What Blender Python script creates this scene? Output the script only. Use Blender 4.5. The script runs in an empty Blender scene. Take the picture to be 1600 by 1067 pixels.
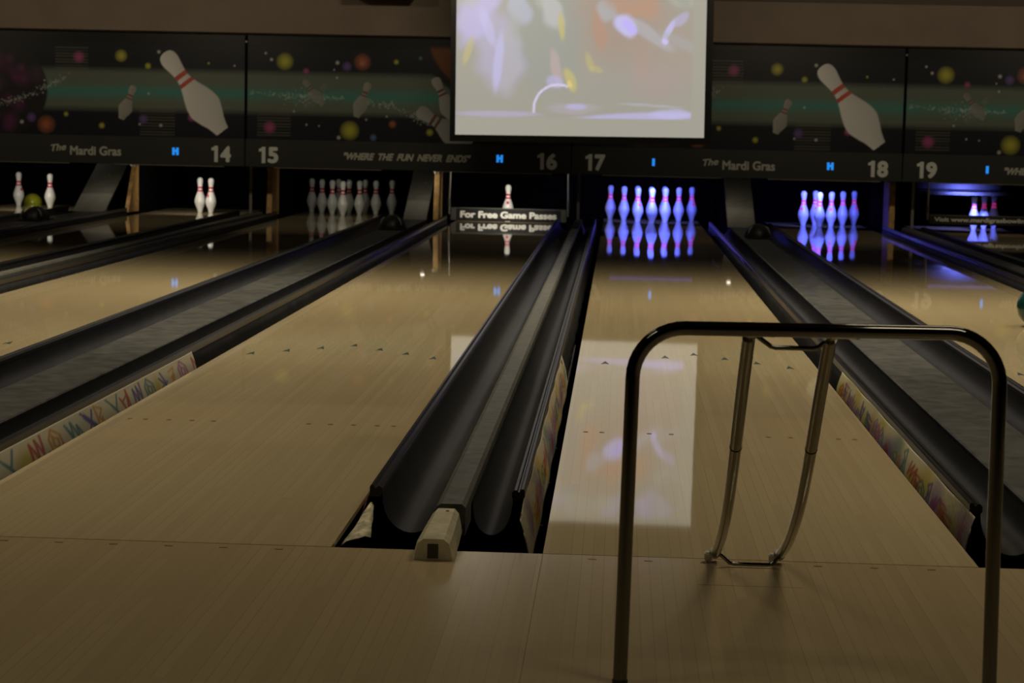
import bpy, bmesh, math, random
import numpy as np
from mathutils import Vector, Matrix
random.seed(7)
C = bpy.context.scene.collection
SC = bpy.context.scene

# ---------------------------------------------------------------- camera
cam_d = bpy.data.cameras.new('camera'); cam = bpy.data.objects.new('camera', cam_d); C.objects.link(cam)
F_PX = 3343.66; YAW = -0.048285; PITCH = 0.101067; ROLL = 0.022071
Fv = Vector((math.sin(YAW)*math.cos(PITCH), math.cos(YAW)*math.cos(PITCH), -math.sin(PITCH)))
R0 = Fv.cross(Vector((0, 0, 1))).normalized(); U0 = R0.cross(Fv)
Rv = R0*math.cos(ROLL)+U0*math.sin(ROLL); Uv = U0*math.cos(ROLL)-R0*math.sin(ROLL)
M = Matrix((Rv, Uv, -Fv)).transposed().to_4x4(); M.translation = Vector((-0.36552, -5.14203, 1.03999))
cam.matrix_world = M
cam_d.sensor_fit = 'HORIZONTAL'; cam_d.sensor_width = 36.0; cam_d.lens = F_PX/1600*36
cam_d.clip_start = .05; cam_d.clip_end = 200
cam_d.dof.use_dof = True; cam_d.dof.focus_distance = 6.2; cam_d.dof.aperture_fstop = 10.0
SC.camera = cam

# ---------------------------------------------------------------- world, lights, exposure
w = bpy.data.worlds.new('world'); SC.world = w; w.use_nodes = True
w.node_tree.nodes['Background'].inputs[0].default_value = (0.9, 0.8, 0.62, 1)
w.node_tree.nodes['Background'].inputs[1].default_value = 0.006
vs = SC.view_settings
vs.view_transform = 'Standard'; vs.look = 'None'; vs.gamma = 1; vs.exposure = 0.0; vs.use_curve_mapping = False

def area(name, loc, sx, sy, power, col, direction=(0, 0, -1), spread=math.pi):
    d = bpy.data.lights.new(name, 'AREA'); d.shape = 'RECTANGLE'; d.size = sx; d.size_y = sy
    d.energy = power; d.color = col; d.spread = spread
    o = bpy.data.objects.new(name, d); C.objects.link(o); o.location = loc
    o.rotation_euler = Vector(direction).to_track_quat('-Z', 'Y').to_euler()
    return o
WARM = (1.0, 0.86, 0.62)
LANE_FILL = [(x, y, p) for y, p in ((-2.2, 4.5), (1.2, 13), (4.6, 27), (7.8, 47)) for x in (-6.2, -2.6, 1.0, 4.2)]  # unseen ceiling lights, added and placed to light the lanes and approach
for x, y, p in LANE_FILL:
    area('lane_fill_light', (x, y, 3.36), 1.1, .5, p, WARM, spread=math.radians(104))

MASK_FILL = [(x, 13.2) for x in (-8.2, -5.0, -1.8, 1.4, 4.6)]
for x, y in MASK_FILL:   # added fill lights without fixtures, turned to brighten the masking wall
    area('masking_fill_light', (x, y, 3.2), .5, .15, 9, WARM, (0, .90, -.42), math.radians(110))

# ---------------------------------------------------------------- helpers
def link(name, me, mat=None, parent=None, loc=None):
    o = bpy.data.objects.new(name, me); C.objects.link(o)
    if mat is not None:
        me.materials.clear(); me.materials.append(mat)
    if parent is not None: o.parent = parent
    if loc is not None: o.location = loc
    return o
def smooth(me, ang=40):
    for p in me.polygons: p.use_smooth = True
    try: me.set_sharp_from_angle(angle=math.radians(ang))
    except Exception: pass
def obj(name, bm, mat, parent=None, sm=False, loc=None):
    bmesh.ops.recalc_face_normals(bm, faces=bm.faces)
    me = bpy.data.meshes.new(name); bm.to_mesh(me); bm.free()
    if sm: smooth(me)
    return link(name, me, mat, parent, loc)
def thing(name, label, cat, loc=(0, 0, 0), group=None):
    o = bpy.data.objects.new(name, None); C.objects.link(o); o.location = loc
    o.empty_display_size = .1
    o['label'] = label; o['category'] = cat
    if group: o['group'] = group
    return o
def tag(o, label, cat, group=None):
    o['label'] = label; o['category'] = cat
    if group: o['group'] = group
    return o
def struct(name, bm, mat, parent=None):
    o = obj(name, bm, mat, parent)
    if parent is None: o['kind'] = 'structure'
    return o
def box(bm, x0, x1, y0, y1, z0, z1, bev=0):
    v = [bm.verts.new((x, y, z)) for x in (x0, x1) for y in (y0, y1) for z in (z0, z1)]
    fs = [(0, 1, 3, 2), (4, 6, 7, 5), (0, 4, 5, 1), (2, 3, 7, 6), (0, 2, 6, 4), (1, 5, 7, 3)]
    F = [bm.faces.new([v[i] for i in f]) for f in fs]
    if bev:
        es = set(e for f in F for e in f.edges)
        bmesh.ops.bevel(bm, geom=list(es), offset=bev, segments=2, affect='EDGES')
    return bm
def B(*a, **k): return box(bmesh.new(), *a, **k)
def prism_y(bm, pts, y0, y1, closed=True, caps=True):
    """cross-section pts (x,z) swept along y"""
    a = [bm.verts.new((x, y0, z)) for x, z in pts]; b = [bm.verts.new((x, y1, z)) for x, z in pts]
    n = len(pts)
    for i in range(n if closed else n-1):
        j = (i+1) % n; bm.faces.new((a[i], a[j], b[j], b[i]))
    if closed and caps: bm.faces.new(a); bm.faces.new(b[::-1])
    return bm
def prism_x(bm, pts, x0, x1):
    a = [bm.verts.new((x0, y, z)) for y, z in pts]; b = [bm.verts.new((x1, y, z)) for y, z in pts]
    n = len(pts)
    for i in range(n):
        j = (i+1) % n; bm.faces.new((a[i], a[j], b[j], b[i]))
    bm.faces.new(a); bm.faces.new(b[::-1]); return bm
def tube(bm, path, r, n=14, cap=True):
    path = [Vector(p) for p in path]; rings = []
    rr = r if isinstance(r, (list, tuple)) else [r]*len(path)
    t0 = (path[1]-path[0]).normalized(); up = Vector((0, 0, 1)) if abs(t0.z) < .9 else Vector((0, 1, 0))
    nrm = (up-t0*up.dot(t0)).normalized()
    for i, p in enumerate(path):
        t = (path[min(i+1, len(path)-1)]-path[max(i-1, 0)]).normalized()
        nrm = (nrm-t*nrm.dot(t)).normalized(); bn = t.cross(nrm)
        rings.append([bm.verts.new(p+(nrm*math.cos(a)+bn*math.sin(a))*rr[i]) for a in [2*math.pi*k/n for k in range(n)]])
    for a, b in zip(rings, rings[1:]):
        for k in range(n): bm.faces.new((a[k], a[(k+1) % n], b[(k+1) % n], b[k]))
    if cap: bm.faces.new(rings[0][::-1]); bm.faces.new(rings[-1])
    return bm
def lathe(bm, prof, n=28, a0=0, a1=2*math.pi, off=0):
    full = abs(a1-a0-2*math.pi) < 1e-6; m = n if full else n+1; rings = []
    for r, z in prof:
        if r < 1e-6: rings.append([bm.verts.new((0, 0, z))])
        else: rings.append([bm.verts.new(((r+off)*math.cos(a0+(a1-a0)*k/n), (r+off)*math.sin(a0+(a1-a0)*k/n), z)) for k in range(m)])
    for a, b in zip(rings, rings[1:]):
        for k in range(n):
            k2 = (k+1) % m
            if len(a) == 1: bm.faces.new((a[0], b[k], b[k2]))
            elif len(b) == 1: bm.faces.new((a[k], a[k2], b[0]))
            else: bm.faces.new((a[k], a[k2], b[k2], b[k]))
    return bm

def mat(name, col, rough=.5, metal=0, spec=.5, noise=0, nscale=20, emit=None, es=0, coat=0, bump=0):
    m = bpy.data.materials.new(name); m.use_nodes = True; nt = m.node_tree; b = nt.nodes['Principled BSDF']
    b.inputs['Base Color'].default_value = (*col, 1); b.inputs['Roughness'].default_value = rough
    b.inputs['Metallic'].default_value = metal; b.inputs['Specular IOR Level'].default_value = spec
    b.inputs['Coat Weight'].default_value = coat; b.inputs['Coat Roughness'].default_value = .05
    if emit: b.inputs['Emission Color'].default_value = (*emit, 1); b.inputs['Emission Strength'].default_value = es
    if noise or bump:
        tc = nt.nodes.new('ShaderNodeTexCoord'); n = nt.nodes.new('ShaderNodeTexNoise')
        n.inputs['Scale'].default_value = nscale; n.inputs['Detail'].default_value = 5
        nt.links.new(tc.outputs['Object'], n.inputs['Vector'])
    if noise:
        r = nt.nodes.new('ShaderNodeMapRange'); r.inputs[3].default_value = 1-noise; r.inputs[4].default_value = 1+noise
        r.inputs[1].default_value = .3; r.inputs[2].default_value = .7
        mx = nt.nodes.new('ShaderNodeMix'); mx.data_type = 'RGBA'; mx.blend_type = 'MULTIPLY'
        mx.inputs['Factor'].default_value = 1; mx.inputs['A'].default_value = (*col, 1)
        nt.links.new(n.outputs['Fac'], r.inputs[0]); nt.links.new(r.outputs[0], mx.inputs['B'])
        nt.links.new(mx.outputs['Result'], b.inputs['Base Color'])
    if bump:
        bp = nt.nodes.new('ShaderNodeBump'); bp.inputs['Strength'].default_value = bump; bp.inputs['Distance'].default_value = .004
        nt.links.new(n.outputs['Fac'], bp.inputs['Height']); nt.links.new(bp.outputs[0], b.inputs['Normal'])
    return m
def vmat(name, rough=.5, emis=None, spec=.3):
    m = bpy.data.materials.new(name); m.use_nodes = True; nt = m.node_tree; b = nt.nodes['Principled BSDF']
    a = nt.nodes.new('ShaderNodeVertexColor'); a.layer_name = 'print'
    b.inputs['Roughness'].default_value = rough; b.inputs['Specular IOR Level'].default_value = spec
    if emis:
        b.inputs['Base Color'].default_value = (.2, .2, .2, 1)
        nt.links.new(a.outputs[0], b.inputs['Emission Color']); b.inputs['Emission Strength'].default_value = emis
    else: nt.links.new(a.outputs[0], b.inputs['Base Color'])
    return m
def wood_mat(name, c1, c2, rough, bw=.027, tint=0.12, line=.35, coat_ior=1.5):
    m = bpy.data.materials.new(name); m.use_nodes = True; nt = m.node_tree; N = nt.nodes; Lk = nt.links; b = N['Principled BSDF']
    def nd(t, **k):
        n = N.new(t)
        for a, v in k.items(): setattr(n, a, v)
        return n
    tc = nd('ShaderNodeTexCoord'); sp = nd('ShaderNodeSeparateXYZ'); Lk.new(tc.outputs['Object'], sp.inputs[0])
    dv = nd('ShaderNodeMath', operation='DIVIDE'); dv.inputs[1].default_value = bw; Lk.new(sp.outputs[0], dv.inputs[0])
    fl = nd('ShaderNodeMath', operation='FLOOR'); Lk.new(dv.outputs[0], fl.inputs[0])
    fr = nd('ShaderNodeMath', operation='FRACT'); Lk.new(dv.outputs[0], fr.inputs[0])
    # plank ends, staggered per board
    wn0 = nd('ShaderNodeTexWhiteNoise', noise_dimensions='1D'); Lk.new(fl.outputs[0], wn0.inputs['W'])
    ya = nd('ShaderNodeMath', operation='MULTIPLY_ADD'); ya.inputs[1].default_value = .55; Lk.new(sp.outputs[1], ya.inputs[0])
    m3 = nd('ShaderNodeMath', operation='MULTIPLY'); m3.inputs[1].default_value = 7; Lk.new(wn0.outputs[0], m3.inputs[0]); Lk.new(m3.outputs[0], ya.inputs[2])
    fy = nd('ShaderNodeMath', operation='FLOOR'); Lk.new(ya.outputs[0], fy.inputs[0])
    cb = nd('ShaderNodeCombineXYZ'); Lk.new(fl.outputs[0], cb.inputs[0]); Lk.new(fy.outputs[0], cb.inputs[1])
    wn = nd('ShaderNodeTexWhiteNoise', noise_dimensions='2D'); Lk.new(cb.outputs[0], wn.inputs['Vector'])
    mp = nd('ShaderNodeMapping'); mp.inputs['Scale'].default_value = (160, 2.2, 1); Lk.new(tc.outputs['Object'], mp.inputs[0])
    gn = nd('ShaderNodeTexNoise'); gn.inputs['Scale'].default_value = 1; gn.inputs['Detail'].default_value = 4; Lk.new(mp.outputs[0], gn.inputs['Vector'])
    # factor
    f1 = nd('ShaderNodeMath', operation='MULTIPLY_ADD'); f1.inputs[1].default_value = .55; Lk.new(gn.outputs[0], f1.inputs[0])
    f2 = nd('ShaderNodeMath', operation='MULTIPLY'); f2.inputs[1].default_value = .5; Lk.new(wn.outputs[0], f2.inputs[0]); Lk.new(f2.outputs[0], f1.inputs[2])
    mx = nd('ShaderNodeMix', data_type='RGBA'); mx.inputs['A'].default_value = (*c1, 1); mx.inputs['B'].default_value = (*c2, 1)
    Lk.new(f1.outputs[0], mx.inputs['Factor'])
    # seams
    ab = nd('ShaderNodeMath', operation='LESS_THAN'); ab.inputs[1].default_value = .06; Lk.new(fr.outputs[0], ab.inputs[0])
    sm = nd('ShaderNodeMath', operation='MULTIPLY'); sm.inputs[1].default_value = line; Lk.new(ab.outputs[0], sm.inputs[0])
    wm = nd('ShaderNodeMath', operation='MULTIPLY'); Lk.new(sm.outputs[0], wm.inputs[0]); Lk.new(wn.outputs[0], wm.inputs[1])
    m2 = nd('ShaderNodeMix', data_type='RGBA'); m2.inputs['B'].default_value = (.12, .07, .03, 1)
    Lk.new(mx.outputs['Result'], m2.inputs['A']); Lk.new(wm.outputs[0], m2.inputs['Factor'])
    Lk.new(m2.outputs['Result'], b.inputs['Base Color'])
    b.inputs['Roughness'].default_value = rough; b.inputs['IOR'].default_value = coat_ior
    wv = nd('ShaderNodeTexNoise'); wv.inputs['Scale'].default_value = 1.5; mp2 = nd('ShaderNodeMapping'); mp2.inputs['Scale'].default_value = (5, .8, 1)
    Lk.new(tc.outputs['Object'], mp2.inputs[0]); Lk.new(mp2.outputs[0], wv.inputs['Vector'])
    bp = nd('ShaderNodeBump'); bp.inputs['Strength'].default_value = .03; bp.inputs['Distance'].default_value = .004
    Lk.new(wv.outputs[0], bp.inputs['Height']); Lk.new(bp.outputs[0], b.inputs['Normal'])
    return m

LANEW = wood_mat('lane_maple', (.52, .415, .235), (.62, .51, .305), .03)
APPW = wood_mat('approach_maple', (.48, .375, .21), (.57, .455, .27), .13)
BLK = mat('black_void', (.004, .004, .004), .95, spec=.02)
RUB = mat('black_rubber', (.018, .018, .019), .35, noise=.3, nscale=30)
GUT = mat('dark_gutter', (.016, .016, .017), .42, noise=.35, nscale=9)
CAP = mat('worn_grey_cap', (.060, .062, .058), .40, noise=.5, nscale=14)
CAPN = mat('narrow_grey_cap', (.12, .12, .105), .45, noise=.3, nscale=22)
RIM = mat('rim_plastic', (.013, .012, .011), .30, noise=.3, nscale=20)
CLOTH = mat('black_skirt', (.012, .012, .013), .6, noise=.6, nscale=12, bump=.6)
CREAM = mat('cream_plastic', (.62, .57, .38), .4, noise=.2, nscale=25)
CHROME = mat('chrome', (.17, .165, .15), .06, metal=1)
CHROME2 = mat('dull_chrome', (.19, .17, .125), .16, metal=1)
WHITE = mat('pin_white', (.80, .79, .74), .25, noise=.04, nscale=12)
RED = mat('pin_red', (.62, .02, .05), .3)
PINK = mat('pin_glow_pink', (.95, .09, .30), .3, emit=(1, .03, .30), es=.30)
UVW = mat('pin_uv_white', (.62, .68, .95), .3)
BRONZE = mat('brown_wall', (.20, .155, .115), .8, noise=.08, nscale=3)
DKBR = mat('dark_brown', (.09, .065, .05), .8)
CEIL = mat('ceiling_dark', (.05, .045, .04), .9)
MBLK = mat('mask_black', (.022, .022, .020), .45)
NUM = mat('number_grey', (.64, .66, .62), .5)
TXT = mat('text_grey', (.42, .42, .35), .5)
LED = mat('blue_led', (.0, .1, .3), .4, emit=(.02, .30, 1.0), es=.8)
TRIM = mat('aluminium_trim', (.30, .28, .20), .35, metal=.6)
FRAMEB = mat('screen_border', (.008, .008, .007), .6)
PLY = mat('plywood', (.50, .30, .10), .5, noise=.35, nscale=18)
GREYP = mat('grey_panel', (.17, .17, .16), .5, noise=.12, nscale=9)
RAKE = mat('rake_black', (.012, .012, .012), .5)
RAKEG = mat('rake_grey', (.10, .10, .088), .4)
RTXT = mat('rake_text', (.80, .80, .74), .4)
POLE = mat('steel_pole', (.30, .29, .25), .35, metal=.5)
ARROW = mat('arrow_ink', (.03, .07, .07), .3)
DOT = mat('dot_ink', (.26, .13, .07), .3)
YBALL = mat('ball_yellow', (.58, .62, .04), .2, noise=.15, nscale=10)
GBALL = mat('ball_green', (.01, .06, .055), .08, noise=.5, nscale=14)

# ---------------------------------------------------------------- the place: lane layout
LW = 1.0541; HW = LW/2
LX = {13: -6.835, 14: -4.975, 15: -3.3925, 16: -1.5744, 17: 0.0, 18: 1.8181, 19: 3.3925}
Y_END = 19.3; HEAD = 18.29
# setting
struct('floor', B(-10, 8, -9, -.003, -.05, 0), APPW)
FLOOR = bpy.data.objects['floor']
struct('floor_under_lanes', B(-10, 8, .0, 20.6, -.42, -.36), BLK)
struct('wall_foundation', B(-10, 8, -.03, -.004, -.42, -.051), BLK)
struct('ceiling', B(-10, 8, -9, 20.6, 3.4, 3.5), CEIL)
struct('wall_left', B(-10.1, -10, -9, 20.6, -.42, 3.5), BRONZE)
struct('wall_right', B(8, 8.1, -9, 20.6, -.42, 3.5), BRONZE)
struct('wall_behind', B(-10, 8, -9.1, -9, -.05, 3.5), DKBR)
struct('wall_back', B(-10, 8, 20.5, 20.6, -.42, 3.4), BLK)
# brown wall above the masking with a small lip
bm = bmesh.new(); prism_x(bm, [(16.93, 1.92), (16.93, 2.335), (16.97, 2.335), (16.97, 3.4), (17.25, 3.4), (17.25, 1.90), (16.97, 1.905)], -10, 8)
struct('wall_front', bm, BRONZE)
struct('trim_upper', B(-10, 8, 16.925, 16.969, 2.337, 3.4), DKBR)
for i, (x, y, p) in enumerate(LANE_FILL):
    t = thing('added_ceiling_light', 'unseen rectangular ceiling light added to light the bowling lanes', 'ceiling light', (x, y, 3.4), 'added ceiling lights out of view')
    bm = bmesh.new()
    for a in ((-.62, -.57, -.32, .32), (.57, .62, -.32, .32), (-.57, .57, -.32, -.27), (-.57, .57, .27, .32)): box(bm, a[0], a[1], a[2], a[3], -.06, 0)
    obj('frame', bm, POLE, t)
    obj('diffuser', B(-.565, .565, -.265, .265, -.02, -.005), mat('diffuser_%d' % i, (.7, .7, .6), .6) if i == 0 else bpy.data.materials['diffuser_0'], t)

# ---------------------------------------------------------------- bowling lanes
def arrow_bm():
    bm = bmesh.new(); z = .0008
    v = [bm.verts.new(p) for p in ((0, .075, z), (.018, -.045, z), (0, -.02, z), (-.018, -.045, z))]
    bm.faces.new(v); return bm
arrow_me = None; dot_me = None
lane_me = None
LANE_LABEL = {13: 'leftmost glossy maple bowling lane, with two white pins and a yellow ball',
              14: 'glossy maple bowling lane ending below number 14 with two white pins left standing',
              15: 'glossy maple bowling lane below number 15 with a dim full rack',
              16: 'glossy maple bowling lane ending at the For Free Game Passes bar',
              17: 'glossy maple bowling lane under number 17, with the metal ramp in front',
              18: 'glossy maple bowling lane below number 18 with a green ball on it',
              19: 'rightmost glossy maple bowling lane, below number 19'}
for n, x in LX.items():
    t = thing('bowling_lane', LANE_LABEL[n], 'bowling lane', (x, 0, 0), 'bowling lanes side by side')
    if lane_me is None:
        o = obj('lane_surface', B(-HW, HW, .003, Y_END, -.014, 0), LANEW, t); lane_me = o.data
        e = obj('lane_base', B(-HW+.004, HW-.004, .003, Y_END, -.359, -.0143), BLK, t); base_me = e.data
    else:
        link('lane_surface', lane_me, None, t); link('lane_base', base_me, None, t)
    for k in range(-3, 4):
        if arrow_me is None:
            a = obj('arrow', arrow_bm(), ARROW, t); arrow_me = a.data
        else: a = link('arrow', arrow_me, None, t)
        a.location = (k*.1354, 4.72-abs(k)*.15, 0)
    for s in (-1, 1):
        for q in (.165, .24, .32, .402, .457):
            if dot_me is None:
                d = obj('dot', B(-.008, .008, -.009, .009, .0002, .0008), DOT, t); dot_me = d.data
            else: d = link('dot', dot_me, None, t)
            d.location = (s*q, 2.11, 0)
fd = None
for lx in (LX[15], LX[16], 0.0, LX[18]):
    for k in range(-3, 4):
        if fd is None: o = obj('dot', B(-.010, .010, -.004, .004, .0002, .0008), DOT, FLOOR); fd = o.data
        else: o = link('dot', fd, None, FLOOR)
        o.location = (lx+k*.1354, -.05, 0)

SEAM = mat('seam_dark', (.26, .18, .09), .5)
for sx in (-.527,):
    obj('seam', B(sx-.0008, sx+.0008, -4.5, -.004, .0001, .0004), SEAM, FLOOR)
obj('seam', B(-.16, .08, -.301, -.299, .0001, .0004), SEAM, FLOOR)

# ---------------------------------------------------------------- gutters and divisions between lanes
COLS = {'teal': (.05, .22, .25), 'yel': (.62, .50, .04), 'red': (.50, .03, .04), 'blu': (.07, .04, .35), 'ora': (.62, .27, .03), 'mag': (.42, .06, .30), 'grn': (.15, .30, .10), 'lav': (.25, .18, .42)}
def seg_dist(P, Q, a, b):
    ab = b-a; L2 = (ab*ab).sum()+1e-12
    t = np.clip(((P-a[0])*ab[0]+(Q-a[1])*ab[1])/L2, 0, 1)
    return np.hypot(P-(a[0]+t*ab[0]), Q-(a[1]+t*ab[1]))
GLYPH = {  # strokes in a unit box, x along the strip, y upwards
 'Y': [[(0, 1), (.5, .45), (1, 1)], [(.5, .45), (.8, 0)], [(.1, .9), (.55, .3)]],
 'M': [[(0, 0), (.2, .9), (.45, .2), (.6, .95), (.8, .3), (1, 1)]],
 'X': [[(0, 1), (1, 0)], [(.1, .1), (.9, .95)], [(.2, .9), (1, .15)], [(.1, .8), (.8, .1)]],
 'W': [[(0, .9), (.2, .2), (.4, .9), (.6, .1), (.7, .7), (1, 0)], [(.05, .8), (.3, .1)]],
 'O': [[(.5, 1), (.1, .7), (.1, .3), (.5, 0), (.9, .3), (.9, .7), (.5, 1)], [(.4, .8), (.3, .4), (.6, .25), (.7, .6), (.4, .7)]],
 'V': [[(0, .8), (.3, 0), (.5, .5), (.7, 1), (.6, .2), (1, .3)], [(.1, .6), (.6, .8)]],
 'R': [[(0, 0), (.1, 1), (.7, .8), (.2, .5), (1, 0)], [(.3, .1), (.5, .5)]],
 'D': [[(.2, .8), (.7, .3), (.4, 0), (.1, .3), (.6, .5), (.9, .5)], [(.5, 1), (.7, .4)]],
 'Z': [[(0, .8), (1, .9), (.2, .3), (1, .2)], [(.1, .5), (.8, .6), (.3, .0)]],
}
def doodle(me, coords_uv, items, base=(.60, .54, .38), washes=(), dirt=None):
    U, V = coords_uv; col = np.tile(np.array(base), (len(U), 1))
    rs = np.random.RandomState(3)
    for (u0, v0, ru, rv, c, a) in washes:
        wgt = a*np.clip(1.6-1.6*np.hypot((U-u0)/ru, (V-v0)/rv), 0, 1)
        col = col*(1-wgt[:, None])+np.array(COLS[c])*wgt[:, None]
    for (g, u0, wd, v0, ht, c, sk) in items:
        dmin = np.full(len(U), 9.)
        for st in GLYPH[g]:
            pts = [np.array((u0+p[0]*wd+sk*p[1]*wd, (v0+p[1]*ht))) for p in st]
            for a, b in zip(pts, pts[1:]):
                k = 4.0  # the strip is seen steeply foreshortened along its length
                d = seg_dist(U/k, V, np.array((a[0]/k, a[1])), np.array((b[0]/k, b[1])))
                dmin = np.minimum(dmin, d)
        wgt = np.clip(1.5-dmin/.0030, 0, 1)*.85
        col = col*(1-wgt[:, None])+np.array(COLS[c])*wgt[:, None]
    if dirt is not None:
        wgt = np.clip((dirt-U)/.7, 0, .75)*(rs.rand(len(U))*.5+.5)
        col = col*(1-wgt[:, None])+np.array((.10, .08, .04))*wgt[:, None]
    at = me.color_attributes.new('print', 'FLOAT_COLOR', 'POINT')
    at.data.foreach_set('color', np.c_[col, np.ones(len(col))].astype(np.float32).ravel())
DOOD = vmat('doodled_board', .45)
def doodle_board(parent, side, hw, y0, y1, items, washes, base, dirt=None, wob=0):
    """thin board hanging from the rim down towards the lane edge; side = -1 / +1; hw = half width of the gutter unit"""
    nu, nv = int((y1-y0)/.010), 26
    V3 = []; U = []; Vv = []
    top = (hw+.001, .048); bot = (hw+.030, -.085)
    for i in range(nu+1):
        for j in range(nv+1):
            u = i/nu; v = j/nv
            endr = .10*max(0, 1-2.2*math.sqrt(max(0, .25-(v-.5)**2)))   # rounded near end
            yy = y0+(y1-y0)*u
            if u == 0: yy += endr
            if i == nu: yy += (-.22*v+.05*math.sin(v*11))               # torn far end
            x = bot[0]+(top[0]-bot[0])*v+.006*math.sin(math.pi*v)+wob*math.sin(yy*9)*.002
            z = bot[1]+(top[1]-bot[1])*v
            V3.append((side*x, yy, z)); U.append(yy); Vv.append(v*.13)
    fs = [(i*(nv+1)+j, (i+1)*(nv+1)+j, (i+1)*(nv+1)+j+1, i*(nv+1)+j+1) for i in range(nu) for j in range(nv)]
    me = bpy.data.meshes.new('doodled_board'); me.from_pydata(V3, [], fs); me.update()
    doodle(me, (np.array(U), np.array(Vv)), items, base, washes, dirt); smooth(me, 180)
    o = link('doodled_board', me, DOOD, parent)
    s = o.modifiers.new('thick', 'SOLIDIFY'); s.thickness = .003; s.offset = 0
    o['label'] = 'cream board covered in coloured marker doodles'
    return o
def profile_pipe(xa, za, xb, zb, depth, n=14):
    """u-shaped gutter section from (xa,za) to (xb,zb)"""
    pts = []
    for k in range(n+1):
        a = math.pi*k/n
        x = (xa+xb)/2-(xb-xa)/2*math.cos(a)
        base = za+(zb-za)*(k/n)
        pts.append((x, base-depth*math.sin(a)**.85))
    return pts
def sheet_y(pts, th, y0, y1, ny=1):
    bm = bmesh.new()
    low = [(x, z-th) for x, z in pts][::-1]
    prism_y(bm, pts+low, y0, y1); return bm
Y1G = 17.35
def division(cx, hw, wide, label, y0=.52):
    t = thing('gutter_division', label, 'gutter', (cx, 0, 0), 'gutter divisions between the lanes')
    cw = .125 if wide else .042; ch = .032 if wide else .062
    for s in (-1, 1):
        co = 0 if wide else .022                                       # the narrow ridge sits nearer the right-hand gutter
        xa, xb = s*(hw-.032), co+s*(cw+.004)
        g = obj('gutter', sheet_y(profile_pipe(xa, .05, xb, ch-(.012 if wide else .030), .105 if wide else .100), .004, y0, Y1G), GUT, t, True)
        # rim: ribbed rail on top of the gutter edge
        rp = [(hw-.034, .048), (hw-.034, .062), (hw-.028, .068), (hw-.021, .068), (hw-.018, .063), (hw-.014, .063), (hw-.010, .071), (hw-.003, .071), (hw, .066), (hw, .040), (hw-.028, .040)]
        obj('rim', prism_y(bmesh.new(), [(s*x, z) for x, z in rp], y0-.02, Y1G), RIM, t)
        # dark skirt hanging outside the rim
        bm = bmesh.new(); rs = random.Random(int(cx*10)+s); n = 90; rows = []
        for i in range(n+1):
            yy = 3.55+(Y1G-3.55)*i/n
            rows.append([bm.verts.new((s*(hw-.004+.024*v+rs.uniform(-.004, .004)*(v > 0)), yy, .045-.13*v)) for v in (0, .35, .7, 1)])
        for a, b in zip(rows, rows[1:]):
            for k in range(3): bm.faces.new((a[k], a[k+1], b[k+1], b[k]))
        o = obj('skirt', bm, CLOTH, t, True); m = o.modifiers.new('thick', 'SOLIDIFY'); m.thickness = .003
    # cap between the two gutters
    if wide: cp = [(-cw, -.02), (-cw, ch-.004), (-cw+.006, ch), (cw-.006, ch), (cw, ch-.004), (cw, -.02)]
    else: cp = [(x+.022, z) for x, z in ((-cw, -.02), (-cw, ch-.022), (-cw+.010, ch-.006), (-cw+.022, ch), (cw-.010, ch), (cw, ch-.010), (cw, -.02))]
    obj('cap', prism_y(bmesh.new(), cp, y0-.3 if wide else .30, Y1G), CAP if wide else CAPN, t)
    # supports
    obj('support', prism_y(bmesh.new(), [(-.02, -.36), (-.02, -.10), (.02, -.10), (.02, -.36)], y0+.02, Y1G), BLK, t)
    for s in (-1, 1):
        for k in range(4):
            obj('bracket', B(min(s*(hw-.06), s*(hw+.034)), max(s*(hw-.06), s*(hw+.034)), .25+k*.75, .268+k*.75, -.135, -.12), POLE, t)
        obj('side_rail', B(min(s*(hw+.016), s*(hw+.026)), max(s*(hw+.016), s*(hw+.026)), .06, 6.0, -.20, -.10), RUB, t)
    return t
d1516 = division(-2.495, .33, True, 'wide grey gutter division left of lane 16 with a doodled board')
d1415 = division(-4.185, .215, False, 'narrow dark gutter pair under the seam between numbers 14 and 15')
d1314 = division(-5.90, .33, True, 'wide division at far left with the yellow ball beyond it')
d1617 = division(-.803, .208, False, 'narrow gutter pair between lanes 16 and 17, cream block at its near end')
d1718 = division(.905, .322, True, 'wide grey gutter division behind the right leg of the metal ramp')
d1819 = division(2.605, .215, False, 'narrow dark gutter pair under the seam between numbers 18 and 19')
d1920 = division(4.30, .33, True, 'wide division at the right edge of the picture beyond lane 19')

seq = [('Y', 1.00, .17, 'teal'), ('M', 1.30, .17, 'red'), ('D', 1.46, .09, 'blu'), ('O', 1.52, .16, 'ora'), ('W', 1.76, .18, 'teal'), ('X', 1.98, .16, 'blu'),
       ('R', 2.14, .14, 'ora'), ('Y', 2.34, .16, 'teal'), ('V', 2.52, .17, 'red'), ('M', 2.70, .15, 'blu'), ('O', 2.90, .16, 'teal'), ('D', 3.14, .17, 'blu'),
       ('Z', 3.34, .10, 'ora'), ('O', 3.52, .17, 'mag'), ('M', 3.80, .20, 'red'), ('Y', .72, .14, 'blu'), ('R', .50, .14, 'red')]
items = [(g, u, wd, .035 if g != 'D' else .03, .085 if (g, c) != ('D', 'blu') or u > 2 else .03, c, -.35) for g, u, wd, c in seq]
wash = [(1.22, .06, .14, .06, 'yel', .75), (2.95, .06, .1, .06, 'yel', .4), (3.08, .05, .08, .08, 'yel', .8), (2.30, .03, .1, .05, 'ora', .35), (2.75, .02, .1, .03, 'ora', .35), (3.7, .03, .2, .05, 'mag', .25), (1.9, .1, .3, .04, 'teal', .15)]
doodle_board(d1516, 1, .33, .32, 3.85, items, wash, (.72, .68, .52))
rs = random.Random(5)
items2 = []; wash2 = []
u = .45
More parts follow.
